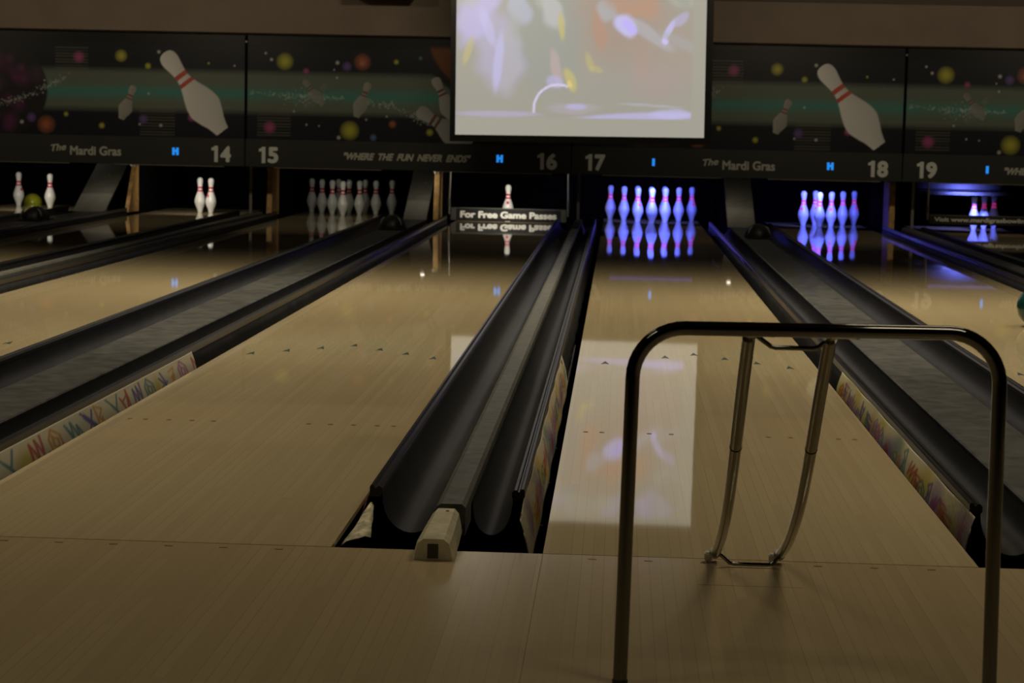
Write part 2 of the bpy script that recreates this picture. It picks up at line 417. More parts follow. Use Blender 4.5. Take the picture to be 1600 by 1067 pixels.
while u < 3.95:
    c = rs.choice(['teal', 'red', 'blu', 'ora', 'mag', 'lav', 'teal', 'grn'])
    wash2.append((u+.04, rs.uniform(.02, .11), rs.uniform(.10, .2), rs.uniform(.03, .07), rs.choice(['yel', 'yel', 'yel', 'ora', 'teal', 'lav']), rs.uniform(.45, .85)))
    items2.append((rs.choice(list('ZVWRDMO')), u, rs.uniform(.1, .18), rs.uniform(.01, .05), rs.uniform(.05, .085), c, rs.uniform(-.5, .6)))
    u += rs.uniform(.09, .17)
doodle_board(d1718, -1, .322, .40, 3.75, items2, wash2, (.78, .74, .50), dirt=1.15, wob=1)
doodle_board(d1617, 1, .208, .16, 4.1, [(g, a, w, b, h, c, .5) for g, a, w, b, h, c, k in items2[::-1]], wash2, (.74, .66, .48), dirt=1.4, wob=1)
doodle_board(d1617, -1, .208, .50, 3.2, items2, wash2, (.50, .46, .30), dirt=.8)
doodle_board(d1718, 1, .322, .35, 3.5, items2[::-1], wash2, (.50, .46, .30))

# torn cream flap hanging below the left gutter at the foul line
bm = bmesh.new(); rs = random.Random(9); rows = []
A, Bp, Cp = Vector((-1.041, .14, -.025)), Vector((-.972, .20, -.012)), Vector((-1.012, .50, .012))
for i in range(9):
    f = i/8; L0 = A.lerp(Cp, f); R1 = Bp.lerp(Cp+Vector((.012, 0, .004)), f)
    rows.append([bm.verts.new(L0.lerp(R1, k/5)+Vector((0, rs.uniform(-.006, .006), rs.uniform(-.004, .004)+.008*math.sin(math.pi*k/5)))-Vector((-.803, 0, 0))) for k in range(6)])
for a, b in zip(rows, rows[1:]):
    for k in range(5): bm.faces.new((a[k], a[k+1], b[k+1], b[k]))
o = obj('torn_flap', bm, mat('flap_cream', (.62, .56, .38), .6, noise=.5, nscale=28), d1617, True)
m_ = o.modifiers.new('thick', 'SOLIDIFY'); m_.thickness = .002; o['label'] = 'torn cream flap of the doodled board'

# cream end cap of the ball return track at the foul line
t = thing('division_end_block', 'worn cream plastic block capping the gutter division on the approach by the foul line', 'end block', (-.785, -.125, 0))
bm = bmesh.new()
ring0 = [(-.050, 0), (-.047, .018), (-.040, .044), (-.026, .056), (.026, .056), (.040, .044), (.047, .018), (.050, 0)]
rows = []
for yy, sx, sz, dz in ((0, .93, .93, 0), (.012, 1, 1, 0), (.20, .93, 1.02, 0), (.37, .84, 1.04, 0), (.395, .78, .99, 0)):
    rows.append([bm.verts.new((x*sx, yy, z*sz+dz+(.0008 if z == 0 else 0))) for x, z in ring0])
for a, b in zip(rows, rows[1:]):
    for k in range(len(a)): bm.faces.new((a[k], a[(k+1) % len(a)], b[(k+1) % len(a)], b[k]))
bm.faces.new(rows[0]); bm.faces.new(rows[-1][::-1])
obj('shell', bm, CREAM, t)
o = obj('worn_mark', B(-.014, .012, -.0015, .0, .006, .040), mat('grime', (.05, .045, .03), .6), t)
o['label'] = 'dark dirty mark on the front face'
bm = bmesh.new(); lathe(bm, [(0, .0035), (.004, .003), (.005, 0)], 10); obj('screw', bm, POLE, t, loc=(.006, .34, .0572))

# ---------------------------------------------------------------- hoods on the wide divisions
def hood(x, y, label):
    t = thing('ball_return_hood', label, 'hood', (x, y, .032), 'black hoods on the wide divisions')
    bm = bmesh.new(); n = 20; prof = []
    for k in range(9):
        a = math.pi/2*k/8; prof.append((.125*math.cos(a)+.0001*(k == 8), .135*math.sin(a)))
    lathe(bm, prof[:-1]+[(0, .135)], n); 
    for v in bm.verts: v.co.y *= 1.5
    obj('shell', bm, mat('hood_black', (.010, .010, .010), .5) if 'hood_black' not in bpy.data.materials else bpy.data.materials['hood_black'], t, True)
    for s in (-1, 1):
        bm = bmesh.new()
        pts = [(s*(.045+.055*math.sin(a)), -.19+.02*math.cos(a), .03+.09*math.cos(a)) for a in [0.2+1.2*k/8 for k in range(9)]]
        tube(bm, pts, [.002+.006*math.sin(math.pi*k/8) for k in range(9)], 8)
        o = obj('side_fin', bm, mat('fin_grey', (.35, .33, .33), .3) if 'fin_grey' not in bpy.data.materials else bpy.data.materials['fin_grey'], t, True)
        o['label'] = 'light grey curved fin'
    obj('flange', B(-.118, .118, -.24, .22, -.0, .012, bev=.004), bpy.data.materials['hood_black'], t)
hood(-5.90, 15.0, 'black rounded hood on the division at far left in front of the yellow ball')
hood(-2.49, 15.0, 'black rounded hood in front of the dim full rack of white pins')
hood(.945, 15.0, 'black rounded hood between the two racks of blue glowing pins')

# ---------------------------------------------------------------- partitions by the pin decks
def partition(label, wedge=None, plank=None, slant=0, post=None, loc=0, bulb=None, bw=.35):
    t = thing('pin_deck_partition', label, 'partition', (loc, 17.3, 0), 'partitions between the pin decks')
    if wedge:
        a, b = wedge
        obj('slanted_panel', prism_x(bmesh.new(), [(-.25, .034), (.85, .53), (3.1, .53), (3.1, -.36), (.06, -.36), (.06, .0)], a-loc, b-loc), GREYP, t)
        for q in (a-loc, b-loc): obj('side_skin', prism_x(bmesh.new(), [(-.12, .0), (-.12, .08), (.85, .50), (3.1, .50), (3.1, -.36), (.06, -.36)], q-.0025, q+.0025), BLK, t)  # black skins added to hide violet lamp spill on the panel sides
        bm = bmesh.new(); tube(bm, [(0, -.012, 0), (0, .0, 0)], .006, 8); obj('bolt', bm, POLE, t, loc=((a+b)/2-loc+.03, .55, .395))
    if plank:
        a, b = plank
        obj('plywood_edge', prism_x(bmesh.new(), [(.06, .02), (.06+slant, .528), (.55, .528), (.55, .02)], a-loc, b-loc), PLY, t)
        bm = bmesh.new()
        for k in (0, .033): box(bm, a-loc-.005+k, a-loc+.02+k, .0+slant, .055+slant, .505, .53, bev=.003)
        obj('clip', bm, POLE, t)
        obj('inner_wall', B(a-loc+.002, b-loc-.002, .56, 3.1, -.36, .52), BLK, t)
    if post:
        for p in post:
            obj('post', B(p-loc-.014, p-loc+.014, .1, .13, -.36, .62), POLE, t)
    if bulb:
        bm = bmesh.new(); bmesh.ops.create_uvsphere(bm, u_segments=16, v_segments=10, radius=.011)
        for v in bm.verts: v.co.x *= 2
        obj('bulb', bm, BULB, t, True, loc=(bulb-loc, -.12, .552))
        area('bulb_light', (bulb, 17.19, .541), .03, .02, bw, WARM, (0, .75, -.6), math.radians(150))
        obj('bulb_bracket', B(bulb-loc-.012, bulb-loc+.012, -.25, -.10, .565, .58), BLK, t)
    return t
BULB = mat('bulb_glow', (.8, .8, .8), .4, emit=(1, .93, .75), es=5)
partition('grey slanted panel with an orange plywood edge between the two leftmost pin decks', (-6.08, -5.74), (-5.60, -5.56), .35, None, -5.9, -5.80)
partition('narrow partition with a plywood edge left of the dim full rack', None, (-4.085, -4.03), .08, (-4.26,), -4.185)
partition('grey slanted panel with a bright plywood edge left of the For Free Game Passes bar', (-2.60, -2.36), (-2.315, -2.262), .12, None, -2.495, -2.40)
partition('narrow dark partition right of the For Free Game Passes bar', None, None, 0, (-.79,), -.803)
partition('wide grey slanted panel between the two racks of blue glowing pins', (.765, 1.05), None, 0, None, .905, .80)
partition('narrow partition with a dim plywood edge under the seam between numbers 18 and 19', None, (2.45, 2.51), .0, (2.70,), 2.605)
partition('wide grey panel beyond the rightmost pin deck', (4.16, 4.45), None, 0, None, 4.3)

# ---------------------------------------------------------------- pins
PROF = [(0, 0), (.0235, .0), (.0258, .004), (.0285, .019), (.0360, .045), (.0455, .066), (.0540, .090), (.0590, .105), (.0605, .1143), (.0600, .126), (.0573, .145), (.0520, .165), (.0455, .184),
        (.0380, .203), (.0315, .221), (.0264, .240), (.0237, .255), (.0229, .264), (.0233, .278), (.0250, .294), (.0285, .315), (.0315, .332), (.0323, .343), (.0315, .354), (.0285, .365), (.022, .375), (.012, .380), (0, .381)]
def prof_r(z):
    for (r0, z0), (r1, z1) in zip(PROF[1:], PROF[2:]):
        if z0 <= z <= z1: return r0+(r1-r0)*(z-z0)/(z1-z0+1e-9)
    return .02
def pin_meshes():
    bm = bmesh.new(); lathe(bm, PROF, 30); bmesh.ops.recalc_face_normals(bm, faces=bm.faces)
    me = bpy.data.meshes.new('pin_body'); bm.to_mesh(me); bm.free(); smooth(me, 60)
    bands = []
    for z0, z1 in ((.228, .246), (.262, .282)):
        bm = bmesh.new(); P = [(prof_r(z0+(z1-z0)*k/5), z0+(z1-z0)*k/5) for k in range(6)]
        lathe(bm, P, 30, off=.0008); bmesh.ops.recalc_face_normals(bm, faces=bm.faces)
        b = bpy.data.meshes.new('neck_band'); bm.to_mesh(b); bm.free(); smooth(b, 60); bands.append(b)
    bm = bmesh.new(); P = [(prof_r(.172+.03*k/5), .172+.03*k/5) for k in range(6)]
    lathe(bm, P, 8, a0=-math.pi/2-.33, a1=-math.pi/2+.33, off=.0008)
    e = bpy.data.meshes.new('emblem'); bm.to_mesh(e); bm.free()
    return me, bands, e
PB, PBAND, PEMB = pin_meshes()
def mcopy(me, m):
    c = me.copy(); c.materials.clear(); c.materials.append(m); return c
PM = {'w': (mcopy(PB, WHITE), [mcopy(b, RED) for b in PBAND], mcopy(PEMB, RED)), 'u': (mcopy(PB, UVW), [mcopy(b, PINK) for b in PBAND], mcopy(PEMB, PINK))}
DXY = {1: (0, 0), 2: (-1, 1), 3: (1, 1), 4: (-2, 2), 5: (0, 2), 6: (2, 2), 7: (-3, 3), 8: (-1, 3), 9: (1, 3), 10: (3, 3)}
def pin(lane, k, label, group, kind, emb=None, dx=0, dy=0, rot=0):
    u_, v_ = DXY[k]
    t = thing('bowling_pin', label, 'bowling pin', (LX[lane]+u_*.1524+dx, HEAD+v_*.264+dy, .001), group)
    b, bands, e = PM[kind]
    link('body', b, None, t)
    for q in bands: link('neck_band', q, None, t)
    if emb is not None:
        o = link('emblem', e, None, t); o.rotation_euler[2] = emb
    return t
pin(13, 4, 'white bowling pin with red neck bands, leftmost pin in the picture', 'two standing pins on the leftmost lane', 'w', emb=1.0, dx=-.01)
pin(13, 3, 'white bowling pin standing right of the yellow ball', 'two standing pins on the leftmost lane', 'w', dx=-.01, dy=-.1)
pin(14, 1, 'white bowling pin, left one of the two standing below number 14', 'two standing pins below number 14', 'w')
pin(14, 3, 'white bowling pin, right one of the two standing below number 14', 'two standing pins below number 14', 'w', emb=-.7, dx=-.015, dy=-.35)
ROWN = {7: 'back left corner pin, farthest left', 8: 'back row pin second from the left, half hidden', 9: 'back row pin second from the right, half hidden', 10: 'back right corner pin, farthest right',
        4: 'third row pin on the left', 5: 'third row middle pin, half hidden', 6: 'third row pin on the right', 2: 'second row pin on the left', 3: 'second row pin on the right', 1: 'front pin, nearest'}
for k in range(1, 11):
    pin(15, k, 'dim white bowling pin under number 15: '+ROWN[k], 'full rack of dim white pins', 'w')
pin(16, 1, 'single white bowling pin behind the For Free Game Passes bar', None, 'w', emb=0)
for k in range(1, 11):
    pin(17, k, 'blue glowing bowling pin under number 17: '+ROWN[k], 'full rack of blue glowing pins', 'u', emb=(.5 if k in (2, 10) else None))
R18 = {2: 'leftmost of the standing group', 5: 'second, partly hidden behind the brightest pin', 1: 'front pin, brightest of the group', 3: 'just right of the front pin', 6: 'second from the right', 10: 'rightmost and farthest back'}
for k in (1, 2, 3, 5, 6, 10):
    pin(18, k, 'blue glowing bowling pin under number 18: '+R18[k], 'six blue glowing pins under number 18', 'u', emb={2: -.6, 5: 0, 3: -.2, 6: None, 10: .6, 1: None}[k])
for k, l in ((3, 'left'), (6, 'middle'), (10, 'right')):
    pin(19, k, 'blue glowing bowling pin behind the web address bar, %s one of three' % l, 'three blue pins behind the web address bar', 'u', dx=-.02)

# ---------------------------------------------------------------- text helper
def text_mesh(s, size, off=0.0, **k):
    me = text_mesh0(s, size, **k)
    if off > 0:   # heavier strokes: the same letters merged with slightly shifted copies
        bm = bmesh.new()
        for j in range(9):
            dx, dz = (0, 0) if j == 8 else (off*math.cos(j*math.pi/4), off*math.sin(j*math.pi/4))
            n0 = len(bm.verts); bm.from_mesh(me); bm.verts.ensure_lookup_table()
            for v in bm.verts[n0:]: v.co.x += dx; v.co.z += dz; v.co.y += -.00004*j
        bm.to_mesh(me); bm.free(); me['w'] = me['w']+2*off
    return me
def text_mesh0(s, size, off=0.0, shear=0.0, depth=.001, sx=1.0, font_space=1.0):
    cu = bpy.data.curves.new('txt', 'FONT'); cu.body = s; cu.size = size; cu.offset = off; cu.shear = shear
    cu.extrude = depth; cu.align_x = 'CENTER'; cu.align_y = 'CENTER'; cu.space_character = font_space
    o = bpy.data.objects.new('txt', cu); C.objects.link(o)
    bpy.context.view_layer.update()
    me = bpy.data.meshes.new_from_object(o.evaluated_get(bpy.context.evaluated_depsgraph_get()))
    bpy.data.objects.remove(o)
    xs = [v.co.x for v in me.vertices]; ys = [v.co.y for v in me.vertices]
    cx, cy = (min(xs)+max(xs))/2, (min(ys)+max(ys))/2
    for v in me.vertices: v.co = Vector(((v.co.x-cx)*sx, -v.co.z, v.co.y-cy))
    me['w'] = (max(xs)-min(xs))*sx
    return me
def put_text(name, s, size, x, y, z, m, parent, width=None, **k):
    me = text_mesh(s, size, **k)
    if width:
        f = width/me['w']
        for v in me.vertices: v.co.x *= f
    return link(name, me, m, parent, loc=(x, y, z))

def lane_number(digit, x, y, z, m, parent):
    bm = bmesh.new(); h = .084
    pts = [(-.108, h-.050), (-.108, h-.020), (-.088, h-.016), (-.074, h), (-.040, h), (-.040, -h), (-.078, -h), (-.078, h-.045)]
    a = [bm.verts.new((px, 0, pz)) for px, pz in pts]; b = [bm.verts.new((px, -.002, pz)) for px, pz in pts]
    for i in range(len(pts)): bm.faces.new((a[i], a[(i+1) % len(pts)], b[(i+1) % len(pts)], b[i]))
    bm.faces.new(a); bm.faces.new(b[::-1])
    d = text_mesh(digit, .20, off=.010); f = .112/d['w']
    zs = [v.co.z for v in d.vertices]; g = 2*h/(max(zs)-min(zs)); cz = (max(zs)+min(zs))/2
    for v in d.vertices: v.co.x = v.co.x*f+.040; v.co.z = (v.co.z-cz)*g
    bm.from_mesh(d); bmesh.ops.recalc_face_normals(bm, faces=bm.faces)
    return obj('lane_number', bm, m, parent, loc=(x, y, z))

# ---------------------------------------------------------------- masking units
PW = 3.387; ZB = .83; ZT = 1.9
rsn = np.random.RandomState(11)
def grid_panel(w, z0, z1, res):
    nu = int(w/res); nv = int((z1-z0)/res)
    us = np.linspace(0, w, nu+1); zs = np.linspace(z0, z1, nv+1)
    U, Z = np.meshgrid(us, zs, indexing='ij')
    verts = np.c_[U.ravel(), np.zeros(U.size), Z.ravel()]
    i, j = np.meshgrid(np.arange(nu), np.arange(nv), indexing='ij'); a = (i*(nv+1)+j).ravel()
    faces = np.c_[a, a+nv+1, a+nv+2, a+1]
    me = bpy.data.meshes.new('grid'); me.vertices.add(len(verts)); me.vertices.foreach_set('co', verts.astype(np.float32).ravel())
    me.loops.add(faces.size); me.loops.foreach_set('vertex_index', faces.astype(np.int32).ravel())
    me.polygons.add(len(faces)); me.polygons.foreach_set('loop_start', (np.arange(len(faces))*4).astype(np.int32))
    me.update(calc_edges=True); me.validate()
    return me, U.ravel(), Z.ravel()
def blend(col, w, c): return col*(1-w[:, None])+np.array(c)*w[:, None]
PRX = np.array([z for r, z in PROF]); PRR = np.array([r for r, z in PROF])
def paint_pin(col, U, Z, head, base, wid=1.0, white=(.72, .70, .68), red=(.50, .09, .06), alpha=1.0):
    h = np.array(head); b = np.array(base); ax = h-b; Ln = np.hypot(*ax); ax = ax/Ln; pr = np.array((-ax[1], ax[0]))
    s = ((U-b[0])*ax[0]+(Z-b[1])*ax[1])/Ln*.381; q = ((U-b[0])*pr[0]+(Z-b[1])*pr[1])/Ln*.381
    r = np.interp(s, PRX, PRR, left=0, right=0)*wid
    ins = (s > 0) & (s < .381)
    w = np.clip((r-np.abs(q))/.004+.5, 0, 1)*ins*alpha
    shade = .88+.12*np.clip(q/(r+1e-6), -1, 1)
    c = np.array(white)*shade[:, None]
    rb = ((s > .228) & (s < .244)) | ((s > .262) & (s < .280)); c[rb] = np.array(red)
    return col*(1-w[:, None])+c*w[:, None]
def paint_orb(col, U, Z, x, z, r, c, a=1.0):
    d = np.hypot(U-x, Z-z)/r; w = np.clip(1.25-d*1.1, 0, 1)**.8*a*(d < 1.15)
    return blend(col, w, c)
def paint_base(U, Z):
    col = np.tile(np.array((.010, .011, .016)), (len(U), 1))
    # teal band, olive at its edges
    w = np.clip((.24-np.abs(Z-1.31))/.07, 0, 1); col = blend(col, w, (.125, .145, .115))
    w = np.clip(1-np.abs(Z-1.29)/.12, 0, 1)**1.3; col = blend(col, w, (.06, .23, .19))
    w = np.clip((Z-1.76)/.05, 0, 1); col = blend(col, w, (.006, .006, .006))  # top edge painted black for the shade under the wall lip
    return col
def halftone(col, U, Z, u0, u1, z0, z1):
    m = (U > u0) & (U < u1) & (Z > z0) & (Z < z1) & (np.mod(Z-z0, .030) < .012)
    return blend(col, m*.5, (.13, .13, .09))
def trail(col, U, Z, pts, seed, wd=.03, n=260):
    r = np.random.RandomState(seed); P = np.array(pts)
    for k in range(n):
        t = r.rand()*(len(P)-1); i = int(t); f = t-i; c = P[i]*(1-f)+P[i+1]*f+r.randn(2)*wd*np.array((1, .6))
        col = blend(col, np.clip(1.3-np.hypot(U-c[0], Z-c[1])/r.uniform(.004, .010), 0, 1)*r.uniform(.2, .6), (.55, .60, .55))
    return col
Yl, Or, Pk, Pu, Wh, Bl = (.44, .42, .05), (.34, .11, .05), (.36, .07, .20), (.14, .08, .27), (.50, .50, .48), (.10, .18, .38)
def art_a(U, Z):
    col = paint_base(U, Z)
    d = np.hypot(U-.80, Z-1.29); w = np.clip((.50-d)/.02, 0, 1); col = blend(col, w, (.016, .014, .018))
    r = np.random.RandomState(2)
    for k in range(26):
        a, q = r.rand()*6.28, r.rand()**.5*.42
        col = blend(col, np.clip(1-np.hypot(U-.80-q*math.cos(a), Z-1.29-q*math.sin(a))/r.uniform(.04, .14), 0, 1)*.55*(d < .48), [(.13, .02, .09), (.09, .05, .08), (.16, .03, .12)][k % 3])
    col = halftone(col, U, Z, 1.372, 1.722, 1.336, 1.745); col = halftone(col, U, Z, 2.267, 2.631, .846, 1.25)
    col = trail(col, U, Z, [(.3, 1.16), (.80, 1.14), (1.07, 1.22), (1.47, 1.43)], 5)
    for x, z, rr, c in ((2.064, 1.659, .062, Yl), (2.346, 1.56, .033, Yl), (1.621, 1.637, .060, Pk), (1.278, .935, .092, Or), (1.122, 1.005, .05, Pu), (1.487, 1.046, .026, Yl), (1.864, .935, .032, Yl), (2.804, 1.035, .04, Pk), (2.30, 1.01, .05, Pu),
                        (1.021, .956, .022, Wh), (2.261, .957, .013, Wh), (2.483, .949, .018, Wh), (2.459, 1.707, .020, Wh), (2.98, 1.60, .014, Yl), (2.354, 1.276, .014, Wh), (.35, 1.70, .07, Yl), (.2, .95, .05, Bl), (3.25, 1.58, .012, Wh), (3.05, .97, .02, Wh), (1.26, 1.39, .012, Wh)):
        col = paint_orb(col, U, Z, x, z, rr, c)
    col = paint_orb(col, U, Z, 1.278, .935, .03, (.45, .10, .05))
    col = paint_pin(col, U, Z, (2.200, 1.352), (2.068, 1.005), 1.25, white=(.34, .33, .30), red=(.20, .06, .05))
    col = paint_pin(col, U, Z, (2.515, 1.70), (3.13, .90), 1.10)
    return col
def art_b(U, Z):
    col = paint_base(U, Z)
    d = np.hypot(U-2.48, Z-1.98); w = np.clip((.72-d)/.03, 0, 1); col = blend(col, w, (.012, .012, .018))
    w = np.clip((.63-d)/.03, 0, 1); col = blend(col, w, (.17, .055, .018))
    w = np.clip((Z-1.78)/.05, 0, 1); col = blend(col, w, (.006, .006, .006))  # lip shade painted again over the orange disc
    col = halftone(col, U, Z, .104, .456, .866, 1.30)
    col = trail(col, U, Z, [(.02, 1.31), (.57, 1.28), (1.0, 1.27)], 8, .02, 160); col = trail(col, U, Z, [(.45, 1.26), (.75, 1.28)], 9, .07, 110); col = trail(col, U, Z, [(1.2, 1.24), (1.5, 1.20), (1.9, 1.02)], 4, .03, 150)
    for x, z, rr, c in ((.388, 1.635, .085, Yl), (1.192, 1.645, .085, Or), (1.033, 1.596, .05, Pu), (1.543, 1.652, .027, Yl), (.608, 1.541, .033, Pk), (.235, .954, .065, Pk), (1.069, .939, .095, Yl), (1.316, .872, .036, Bl), (1.513, 1.015, .04, Or), (1.9, .938, .038, Yl),
                        (1.794, 1.696, .022, (.08, .2, .2)), (.187, 1.716, .014, Wh), (.248, 1.652, .018, Wh), (.933, 1.633, .022, Wh), (.487, 1.124, .013, Wh), (1.24, 1.055, .013, Wh), (1.452, 1.092, .012, Wh), (.957, .864, .022, Wh), (.62, .99, .012, Wh), (.75, .98, .010, Wh), (2.9, 1.2, .06, Pk), (3.1, 1.6, .05, Yl), (.9, 1.56, .01, Wh), (.93, 1.48, .014, Wh)):
        col = paint_orb(col, U, Z, x, z, rr, c)
    col = paint_orb(col, U, Z, 1.192, 1.63, .03, (.45, .16, .08))
    wt = (.23, .23, .21); rd = (.15, .05, .045)
    col = paint_pin(col, U, Z, (.83, 1.41), (.60, 1.16), 1.1, wt, rd, .45); col = paint_pin(col, U, Z, (.585, 1.45), (.79, 1.20), 1.2, (.27, .26, .24), rd, .8)
    col = paint_pin(col, U, Z, (1.260, 1.435), (1.135, 1.08), 1.25, (.30, .30, .27), rd)
    col = paint_pin(col, U, Z, (1.94, 1.50), (2.17, 1.05), 1.2, (.40, .39, .36), rd); col = paint_pin(col, U, Z, (1.77, 1.17), (2.33, .82), 1.3, (.36, .36, .35), rd)
    return col
ART = vmat('printed_masking', .35, spec=.4)
arts = {}
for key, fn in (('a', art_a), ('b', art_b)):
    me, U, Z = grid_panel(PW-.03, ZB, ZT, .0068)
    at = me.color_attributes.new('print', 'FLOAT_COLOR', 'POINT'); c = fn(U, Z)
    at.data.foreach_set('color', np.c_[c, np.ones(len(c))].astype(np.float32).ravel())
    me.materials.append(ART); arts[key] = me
YM = 17.0
def masking(x0, key, left, right, label, leds):
    t = thing('masking_unit', label, 'masking unit', (x0, YM, 0), 'masking units above the pin decks')
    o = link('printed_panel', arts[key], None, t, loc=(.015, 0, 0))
    obj('backing', B(.0, PW-.004, .004, .05, ZB-.03, ZT), BLK, t)
    obj('side_edge', B(-.010, .0145, -.004, .003, ZB, ZT-.04), BLK, t)
    obj('number_band', B(.004, PW-.008, -.022, .05, .543, ZB, bev=.003), MBLK, t)
    yb = -.0235
    if left: lane_number(left[1], .253, yb, .668, NUM, t)
    if right: lane_number(right[1], PW-.243, yb, .668, NUM, t)
    if key == 'a':
        put_text('lettering', 'The', .095, 1.43, yb, .70, TXT, t, width=.16, off=.003, shear=.3).rotation_euler[1] = -.12
        put_text('lettering', 'Mardi Gras', .125, 1.82, yb, .672, TXT, t, width=.54, off=.004)
    else:
        put_text('lettering', '"WHERE  THE  FUN  NEVER  ENDS"', .095, 1.69, yb, .676, TXT, t, width=1.32, off=.005, shear=.35)
    for u, n in leds:
        bm = bmesh.new()
        if n == 2:
            box(bm, -.033, -.008, 0, .004, -.038, .038); box(bm, .008, .033, 0, .004, -.038, .038); box(bm, -.008, .008, 0, .004, -.008, .016)
        else:
            box(bm, -.014, .014, 0, .004, -.038, .038, bev=.0015)
        obj('ball_indicator', bm, LED, t, loc=(u, yb-.004, .685))
    for a, b in ((.30, 1.42), (1.95, PW-.20)) if key == 'b' else ((.32, 1.54), (2.02, PW-.22)):
        obj('edge_trim', B(a, b, -.026, -.012, .535, .5425), TRIM, t)
    bm = bmesh.new(); tube(bm, [(0, -.004, 0), (0, .003, 0)], .010, 10); obj('bolt', bm, POLE, t, loc=(-.0, -.006, 1.83))
masking(-7.637, 'a', None, '14', 'dark masking panel at far left with number 14 and a purple planet', [(-4.978+7.637, 2)])
masking(-4.25, 'b', '15', '16', 'dark masking panel with numbers 15 and 16 and the slogan, partly behind the screen', [(-1.603+4.25, 2)])
masking(-.863, 'a', '17', '18', 'dark masking panel with numbers 17 and 18, large flying pin right of the screen', [(-.019+.863, 1), (1.788+.863, 2)])
masking(2.524, 'b', '19', None, 'dark masking panel at far right starting with number 19', [(3.381-2.524, 1)])

# ---------------------------------------------------------------- hanging projection screen
YS = 14.7
SX0, SX1, SZ0, SZ1 = -1.893, .402, .945, 2.66
scr = thing('projection_screen', 'bright hanging projection screen with black border showing a pale blurred video', 'projection screen', (-.745, YS, SZ0))
me, U, Z = grid_panel(SX1-SX0, SZ0, SZ1, .012)
X = U+SX0
col = np.tile(np.array((.345, .330, .275)), (len(X), 1))
inner = np.clip((Z-1.105)/.01, 0, 1)*np.clip((.285-X)/.01, 0, 1)*np.clip((2.60-Z)/.01, 0, 1)
pic = np.tile(np.array((.330, .315, .265)), (len(X), 1))
WX = .022*np.sin(11*Z+5*X)+.012*np.sin(27*Z-9*X+1); WZ = .026*np.sin(10*X-4*Z+2)+.014*np.sin(23*X+11*Z)
def blob(c, x, z, rx, rz, ang=0, a=1.0, soft=1.0):
    global pic
    ca, sa = math.cos(ang), math.sin(ang); wf = min(1, 7*min(rx, rz)) if min(rx, rz) > .046 else 0; dx = X-x+WX*wf; dz = Z-z+WZ*wf
    p = (dx*ca+dz*sa)/rx; q = (-dx*sa+dz*ca)/rz
    wgt = np.clip((1.25-np.hypot(p, q))/(.6*soft), 0, 1); wgt = wgt*wgt*(3-2*wgt)*a
    pic = blend(pic, wgt, c)
LAV, LAV2, GRY, ORG, YEL = (.46, .42, .66), (.52, .50, .80), (.30, .31, .28), (.42, .27, .20), (.50, .44, .17)
blob(GRY, -1.05, 1.9, .35, .6, 0, .8); blob((.36, .27, .22), -.40, 2.0, .45, .5, .3, .8, 1.5); blob((.37, .29, .24), .05, 1.75, .4, .5, 0, .55, 1.5)
blob(LAV, -1.70, 2.06, .16, .30, -.5, .95); blob(LAV, -1.50, 1.72, .22, .38, .15, .55); blob(LAV2, -1.50, 1.62, .045, .28, -.1, .6); blob(LAV2, -1.60, 1.93, .05, .2, .3, .5)
blob((.40, .42, .50), -1.32, 2.10, .10, .16, .5, .9); blob((.40, .40, .38), -1.38, 1.7, .09, .35, -.1, .5); blob((.46, .46, .46), -1.02, 2.10, .10, .20, .3, .85)
blob(YEL, -.925, 1.95, .030, .13, .1, .85); blob(YEL, -1.78, 1.72, .035, .14, -.3, .6); blob(YEL, -.84, 1.46, .05, .11, .4, .85); blob((.7, .55, .2), -.84, 1.42, .02, .04, .4, .9)
blob((.46, .36, .36), -.97, 1.56, .05, .18, .15, .8); blob(LAV, -.99, 1.43, .08, .06, 0, .7); blob(YEL, -.66, 1.62, .035, .1, .3, .5); blob(YEL, -.60, 1.56, .07, .03, -.3, .5)
blob((.44, .25, .17), -.58, 1.93, .07, .20, .1, .6); blob((.46, .27, .18), -.25, 2.15, .24, .12, -.4, .75); blob((.40, .40, .42), -.50, 2.10, .09, .10, 0, .8)
blob((.42, .41, .45), -.14, 1.90, .30, .06, -.52, .7); blob(LAV2, -.33, 1.96, .09, .13, .6, .95); blob((.50, .42, .95), -.30, 1.95, .04, .09, .8, .8)
blob(LAV2, .06, 1.92, .03, .12, -.5, .85); blob((.60, .52, .90), .03, 1.82, .03, .03, 0, .9); blob(LAV, .16, 2.03, .09, .05, .8, .6); blob((.38, .38, .40), .20, 1.80, .25, .05, -.5, .45)
blob((.42, .28, .24), -.2, 1.6, .08, .2, 0, .35, 1.5); blob((.40, .30, .3), -.05, 1.45, .3, .2, 0, .3, 1.5); blob((.40, .36, .4), -.8, 1.2, .25, .05, 0, .6); blob(LAV, -.78, 1.215, .1, .03, 0, .8)
# long bright lavender floor streak and the ring
blob(LAV, -.2, 1.125, .62, .045, .05, .9); blob(LAV, -1.5, 1.14, .4, .03, 0, .5); blob((.5, .48, .6), -.1, 1.235, .3, .012, -.05, .4); blob(LAV2, .1, 1.15, .2, .05, 0, .5)
for k in range(26):
    a = math.radians(70+k*4.6); rr = .23
    blob((.66, .62, .86), -.945+rr*math.cos(a)*.98, 1.185+rr*math.sin(a), .013, .013, 0, .75)
for k in range(40):
    r_ = random.Random(k)
    blob([LAV, ORG, GRY, (.40, .42, .36)][k % 4], r_.uniform(-1.8, .25), r_.uniform(2.2, 2.6), r_.uniform(.05, .2), r_.uniform(.05, .15), r_.uniform(0, 3), .5)
col = col*(1-inner[:, None])+pic*inner[:, None]
at = me.color_attributes.new('print', 'FLOAT_COLOR', 'POINT')
at.data.foreach_set('color', np.c_[col, np.ones(len(col))].astype(np.float32).ravel())
for v in me.vertices: v.co.x += SX0+.745; v.co.z -= SZ0
